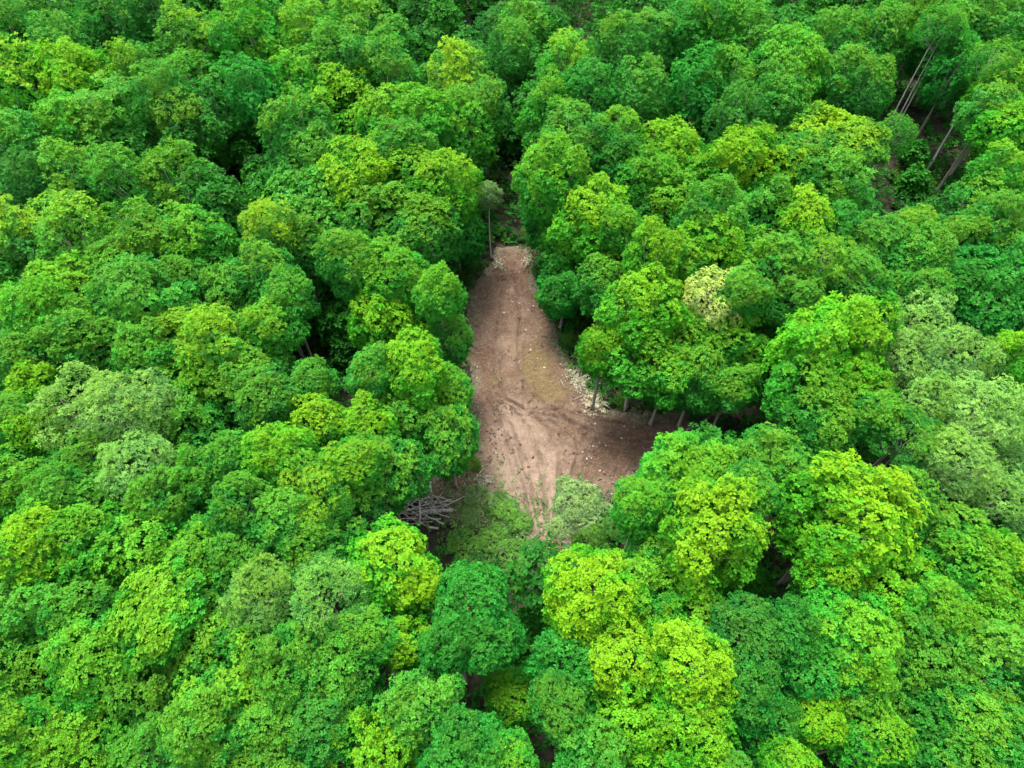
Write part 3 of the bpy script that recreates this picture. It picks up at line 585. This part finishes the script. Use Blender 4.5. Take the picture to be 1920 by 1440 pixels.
def cover_ok(x, y):
    X, Y = x, y
    b = blob(X, Y, 920, 975, 2.6, 1.6)*1.3+blob(X, Y, 1085, 955, 1.8, 1.6)+blob(X, Y, 1000, 1010, 1.5, 2.5)*.6+blob(X, Y, 1060, 625, 3, .35)*.35+blob(X, Y, 860, 900, 1.5, 1.5)*.35
    sd = poly_sd(x, y); b = b + .8*np.exp(-((sd+.1)/.55)**2)*(vnoise(x, y, 1.6, 97, 2) > .48)
    return np.random.default_rng(4).random(len(x)) < b*.8
x, y = scatter(22000, cover_ok, (-14, 14, 15, 60), 9)
P = np.stack([x, y, g.uniform(.06, .3, len(x))], 1); Nn = np.stack([g.normal(0, .5, len(x)), g.normal(0, .5, len(x)), np.ones(len(x))], 1)
V, T, A = rosettes(P, Nn, g.uniform(.15, .38, len(x)), g, 5, .30, young=g.random(len(x))*.5)
link('ground_cover', mesh_np('ground_cover', V, T, COVER, A))['kind'] = 'stuff'

# ------------------------------------------------------------------ woodland that goes on outside the picture
wr = random.Random(21); Ps = []
cnt = 0
for _ in range(3000):
    y = wr.uniform(-22, 150); x = wr.uniform(-125, 125); px, py = proj((x, y, 9)) if y*CP+41*SP > 3 else (9e9, 9e9)
    if -60 <= px <= 1980 and -60 <= py <= 1520: continue
    if any((x-a)**2+(y-b)**2 < 30 for a, b, _c in pts): continue
    pts.append((x, y, 3)); Ps.append((x, y, wr.uniform(11, 14))); cnt += 1
    if cnt > 330: break
PP, NN, SZ = [], [], []
for (x, y, h) in Ps:
    n = 100; d = fib(n, g); d = d[d[:, 2] > -.35]; r = g.uniform(.75, 1.05, (len(d), 1))
    PP.append(np.array([x, y, h-3.2])+d*r*np.array([3.3, 3.3, 3.6])); NN.append(d*.6+np.array([0, 0, .8])); SZ.append(g.uniform(.9, 1.35, len(d)))
PP, NN, SZ = np.concatenate(PP), np.concatenate(NN), np.concatenate(SZ)
V, T, A = rosettes(PP, NN, SZ, g, 7, .5, young=(g.random(len(PP)) > .85)*.8)
link('surrounding_woodland', mesh_np('surrounding_woodland', V, T, WOODS, A))['kind'] = 'stuff'

# ------------------------------------------------------------------ logs, brush and litter
LOGS = [((760,957),(838,949),.11,.12,'long grey log at the back of the log pile'), ((786,962),(848,957),.20,.20,'thickest grey log in the log pile'), ((768,971),(826,974),.10,.12,'thin log in front of the thickest log'),
        ((795,966),(832,982),.09,.30,'log lying slanted across the log pile'), ((800,988),(822,990),.11,.12,'short pale log at the front of the log pile'), ((779,980),(812,977),.08,.10,'dark thin log at the front left of the pile'),
        ((786,926),(788,985),.07,.42,'pale pole laid across the log pile, end towards the viewer'), ((754,944),(784,929),.07,.10,'short slanted pole left of the log pile'), ((791,927),(810,919),.06,.08,'short pale stick behind the log pile'),
        ((703,962),(724,968),.07,.08,'pale stick under the trees left of the log pile'), ((682,962),(688,992),.06,.08,'pale bent pole left of the log pile near a black gap'), ((700,945),(730,941),.06,.10,'white twiggy pole behind the left sticks'),
        ((806,905),(812,950),.08,.08,'grey stick leading to the back of the log pile'), ((1286,806),(1308,800),.07,.05,'thin log half under the broad tree at the soil corner')]
lr = random.Random(2)
for i, (a, b, rad, z, lab) in enumerate(LOGS):
    A_, B_ = at(*a, z), at(*b, z); m = MB(); n = 7; d = B_-A_
    za, zb = surf(A_.x, A_.y)+z, surf(B_.x, B_.y)+z
    ptsl = [(A_.lerp(B_, k/n)+Vector((lr.uniform(-.04, .04), lr.uniform(-.04, .04), 0))) for k in range(n+1)]
    for k, q in enumerate(ptsl): q.z = za+(zb-za)*k/n+lr.uniform(-.02, .02)
    o0 = A_.copy(); o0.z = 0
    rr = [rad*(1.15-.35*k/n)*lr.uniform(.93, 1.07) for k in range(n+1)]
    m.tube([q-o0 for q in ptsl], rr, 8)
    pale = i in (6, 8, 9, 10, 11, 4)
    o = link('log', m.mesh('log', DEADWOOD if pale else LOGBARK)); o.location = o0
    tag(o, lab, 'log', 'logs and poles felled beside the clearing')
    for e, q, dd in ((0, ptsl[0], ptsl[0]-ptsl[1]), (1, ptsl[-1], ptsl[-1]-ptsl[-2])):
        c = MB(); dd = dd.normalized(); c.tube([q-o0+dd*.002, q-o0+dd*.012], [rr[0 if e == 0 else -1]*.93]*2, 8)
        link('cut_end', c.mesh('cut_end', CUTWOOD, False), o)

def stick_set(root, cx, cy, sx, sy, n, rnd, lmin, lmax, rad, z0=.03, z1=.35):
    for i in range(n):
        x, y = rnd.gauss(0, sx), rnd.gauss(0, sy); a = (rnd.gauss(0, .45) if lmax > 2 else rnd.random()*6.28); L = rnd.uniform(lmin, lmax); z = rnd.uniform(z0, z1)
        m = MB(); dx, dy, dz = math.cos(a)*L/2, math.sin(a)*L/2, rnd.uniform(-.12, .12)
        b = surf(cx+x, cy+y)-surf(cx, cy)
        m.tube([(x-dx, y-dy, b+z-dz), (x+rnd.uniform(-.05, .05), y+rnd.uniform(-.05, .05), b+z+.03), (x+dx, y+dy, b+z+dz)], [rad*rnd.uniform(.7, 1.2), rad, rad*.5], 5)
        link('stick', m.mesh('stick', DEADWOOD), root)
def dry_leaves(root, cx, cy, sx, sy, n, seed, mat, s0=.1, s1=.28):
    r = np.random.default_rng(seed); x = r.normal(0, sx, n); y = r.normal(0, sy, n)
    z = np.array([surf(cx+a, cy+b)-surf(cx, cy) for a, b in zip(x, y)])+r.uniform(.03, .28, n)
    V, T, A = rosettes(np.stack([x, y, z], 1), np.stack([r.normal(0, .7, n), r.normal(0, .7, n), np.ones(n)], 1), r.uniform(s0, s1, n), r, 4, .5)
    tag(link('dry_leaves', mesh_np('dry_leaves', V, T, mat, A), root), kind='stuff')
DRY = leaf_material('dry_leaf', fixed=(.32, .29, .21)); DRYRED = leaf_material('dry_red_leaf', fixed=(.22, .11, .075))
PILES = [(790,952,1.7,1.2,46,0,DRY,'grey tangle of branches heaped over the log pile'), (715,958,1.6,.8,30,0,DRY,'grey tangle of branches under trees left of the log pile'), (1088,715,.9,1.1,26,150,DRY,'heap of bleached dry branches and leaves on the right lip of the soil'), (1114,758,.8,1.0,20,150,DRY,'second bleached brush heap just below the first, towards the trunk'), (935,500,.5,.5,10,32,DRY,'small pale brush heap at the head of the soil track'), (985,498,.4,.4,6,14,DRY,'smallest pale brush heap at the right of the track head'),
         (868,898,.8,.7,12,60,DRYRED,'reddish dry leaf heap behind the log pile'), (905,905,.7,.6,12,45,DRY,'pale scattered brush heap between litter and pale soil'), (1038,1035,.5,.6,10,70,DRYRED,'reddish brush heap at the narrow end of the soil'), (1105,690,.5,.5,8,30,DRYRED,'small reddish brush heap under the lime tree over the soil')]
for i, (x, y, sx, sy, n, nl, mat, lab) in enumerate(PILES):
    p = at(x, y); root = bpy.data.objects.new('brush_heap', None); COL.objects.link(root); root.location = (p.x, p.y, surf(p.x, p.y))
    tag(root, lab, 'brush heap', 'brush heaps on the soil')
    tangle = nl == 0
    stick_set(root, p.x, p.y, sx*.6, sy*.6, n, random.Random(60+i), .8 if tangle else .4, 2.8 if tangle else 1.5, .045 if tangle else .025, .05, .55 if tangle else .35)
    if nl: dry_leaves(root, p.x, p.y, sx*.55, sy*.55, nl, 70+i, mat)

# forked dead branch standing at the clearing mouth
p = at(940, 1050); m = MB(); m.v.append(Vector((0, 0, 2.6)))
m.tube([(0, 0, 2.55), (-.2, .1, 1.3), (-.42, .1, 0)], [.03, .05, .06], 6, root=0); m.tube([(0, 0, 2.55), (.3, 0, 1.3), (.62, -.1, -.05)], [.03, .05, .06], 6, root=0)
o = link('dead_branch', m.mesh('dead_branch', DEADWOOD)); o.location = (p.x, p.y, 0)
tag(o, 'forked pale dead branch standing astride among green shrubs', 'dead branch')

# wood chips and clods on the soil
def chips(name, n, ok, seed, smin, smax, flat, mat):
    r = np.random.default_rng(seed); x, y = scatter(n, ok, (lo[0], hi[0], lo[1], hi[1]), seed)
    m = len(x); z = soil_z(x, y); a = r.random(m)*6.28; L = r.uniform(smin, smax, m)**1; W = L*r.uniform(.25, .8, m); Hh = L*flat
    base = np.array([[-1, -1, 0], [1, -1, 0], [1, 1, 0], [-1, 1, 0], [-.6, -.5, 1], [.5, -.6, 1], [.7, .5, 1], [-.5, .6, 1]], float)
    q = base[None]*np.stack([L/2, W/2, Hh], 1)[:, None]*r.uniform(.7, 1.2, (m, 8, 3))
    c, s_ = np.cos(a)[:, None], np.sin(a)[:, None]
    V = np.stack([q[..., 0]*c-q[..., 1]*s_+x[:, None], q[..., 0]*s_+q[..., 1]*c+y[:, None], q[..., 2]+z[:, None]-.01], -1).reshape(-1, 3)
    fs = np.array([[4, 5, 6, 7], [0, 1, 5, 4], [1, 2, 6, 5], [2, 3, 7, 6], [3, 0, 4, 7]])
    link(name, mesh_np(name, V, (np.arange(m)[:, None, None]*8+fs[None]).reshape(-1, 4), mat))['kind'] = 'stuff'
CHIP = bark_material('wood_chip', (.07, .06, .05), (.20, .175, .14), 4)
def chip_ok(x, y):
    r = np.random.default_rng(15); sd = soil_sd(x, y); pr = .04+.9*sstep(1.4, .1, sd)+.35*blob(x, y, 960, 560, 4, .4)+.5*blob(x, y, 1090, 860, 2.5, 1)+blob(x, y, 870, 900, 2.5, 1.3)
    return (sd > -.1) & (r.random(len(x)) < pr*(vnoise(x, y, 1.5, 91) > .45))
chips('wood_chips', 9000, chip_ok, 16, .05, .22, .25, CHIP)
CLOD = bark_material('soil_clod', (.050, .032, .023), (.10, .07, .052), 3)
chips('soil_clods', 9000, lambda x, y: (soil_sd(x, y) > .1) & (vnoise(x, y, 1.1, 95) > .56), 17, .06, .28, .6, CLOD)

# single stones lying on the soil
STONE = bark_material('pale_stone', (.15, .135, .11), (.27, .245, .21), 5)
def stone_mesh(seed):
    r = np.random.default_rng(seed); v = fib(14, r)*r.uniform(.75, 1.1, (14, 1))*np.array([1, .8, .55])
    import bmesh
    bm = bmesh.new(); [bm.verts.new(q) for q in v]; bmesh.ops.convex_hull(bm, input=bm.verts); me = bpy.data.meshes.new('stone'); bm.to_mesh(me); bm.free(); me.materials.append(STONE); return me
SM = [stone_mesh(i) for i in range(4)]
STONES = [(995,657,'white stone on the far side of the yellowish soil patch'), (1008,672,'white stone lower right of another on the yellowish soil'), (972,680,'pale stone at the left of the yellowish soil patch'), (1020,690,'pale stone amid the yellowish soil patch'), (945,588,'pale stone in the middle of the upper track'), (990,582,'pale stone at the right of the upper track'), (1000,575,'pale stone near the right lip of the upper track'), (1115,797,'pale stone on brown soil below the bleached heaps'), (1170,800,'pale stone on the shaded right arm of soil'), (1165,822,'pale stone in the right arm, nearest its near edge'), (1100,862,'pale stone on churned soil right of the ruts'), (1125,883,'pale stone at the right edge of churned soil'), (930,850,'pale stone on the pale soil near its left edge'), (985,620,'small pale stone in the middle track')]
st = random.Random(9)
for i, (x, y, lab) in enumerate(STONES):
    p = at(x, y, .05); o = link('stone', SM[i % 4]); s = st.uniform(.08, .16); o.scale = (s, s, s); o.rotation_euler.z = st.random()*6
    o.location = (p.x, p.y, surf(p.x, p.y)+s*.25); tag(o, lab, 'stone', 'stones on the soil')
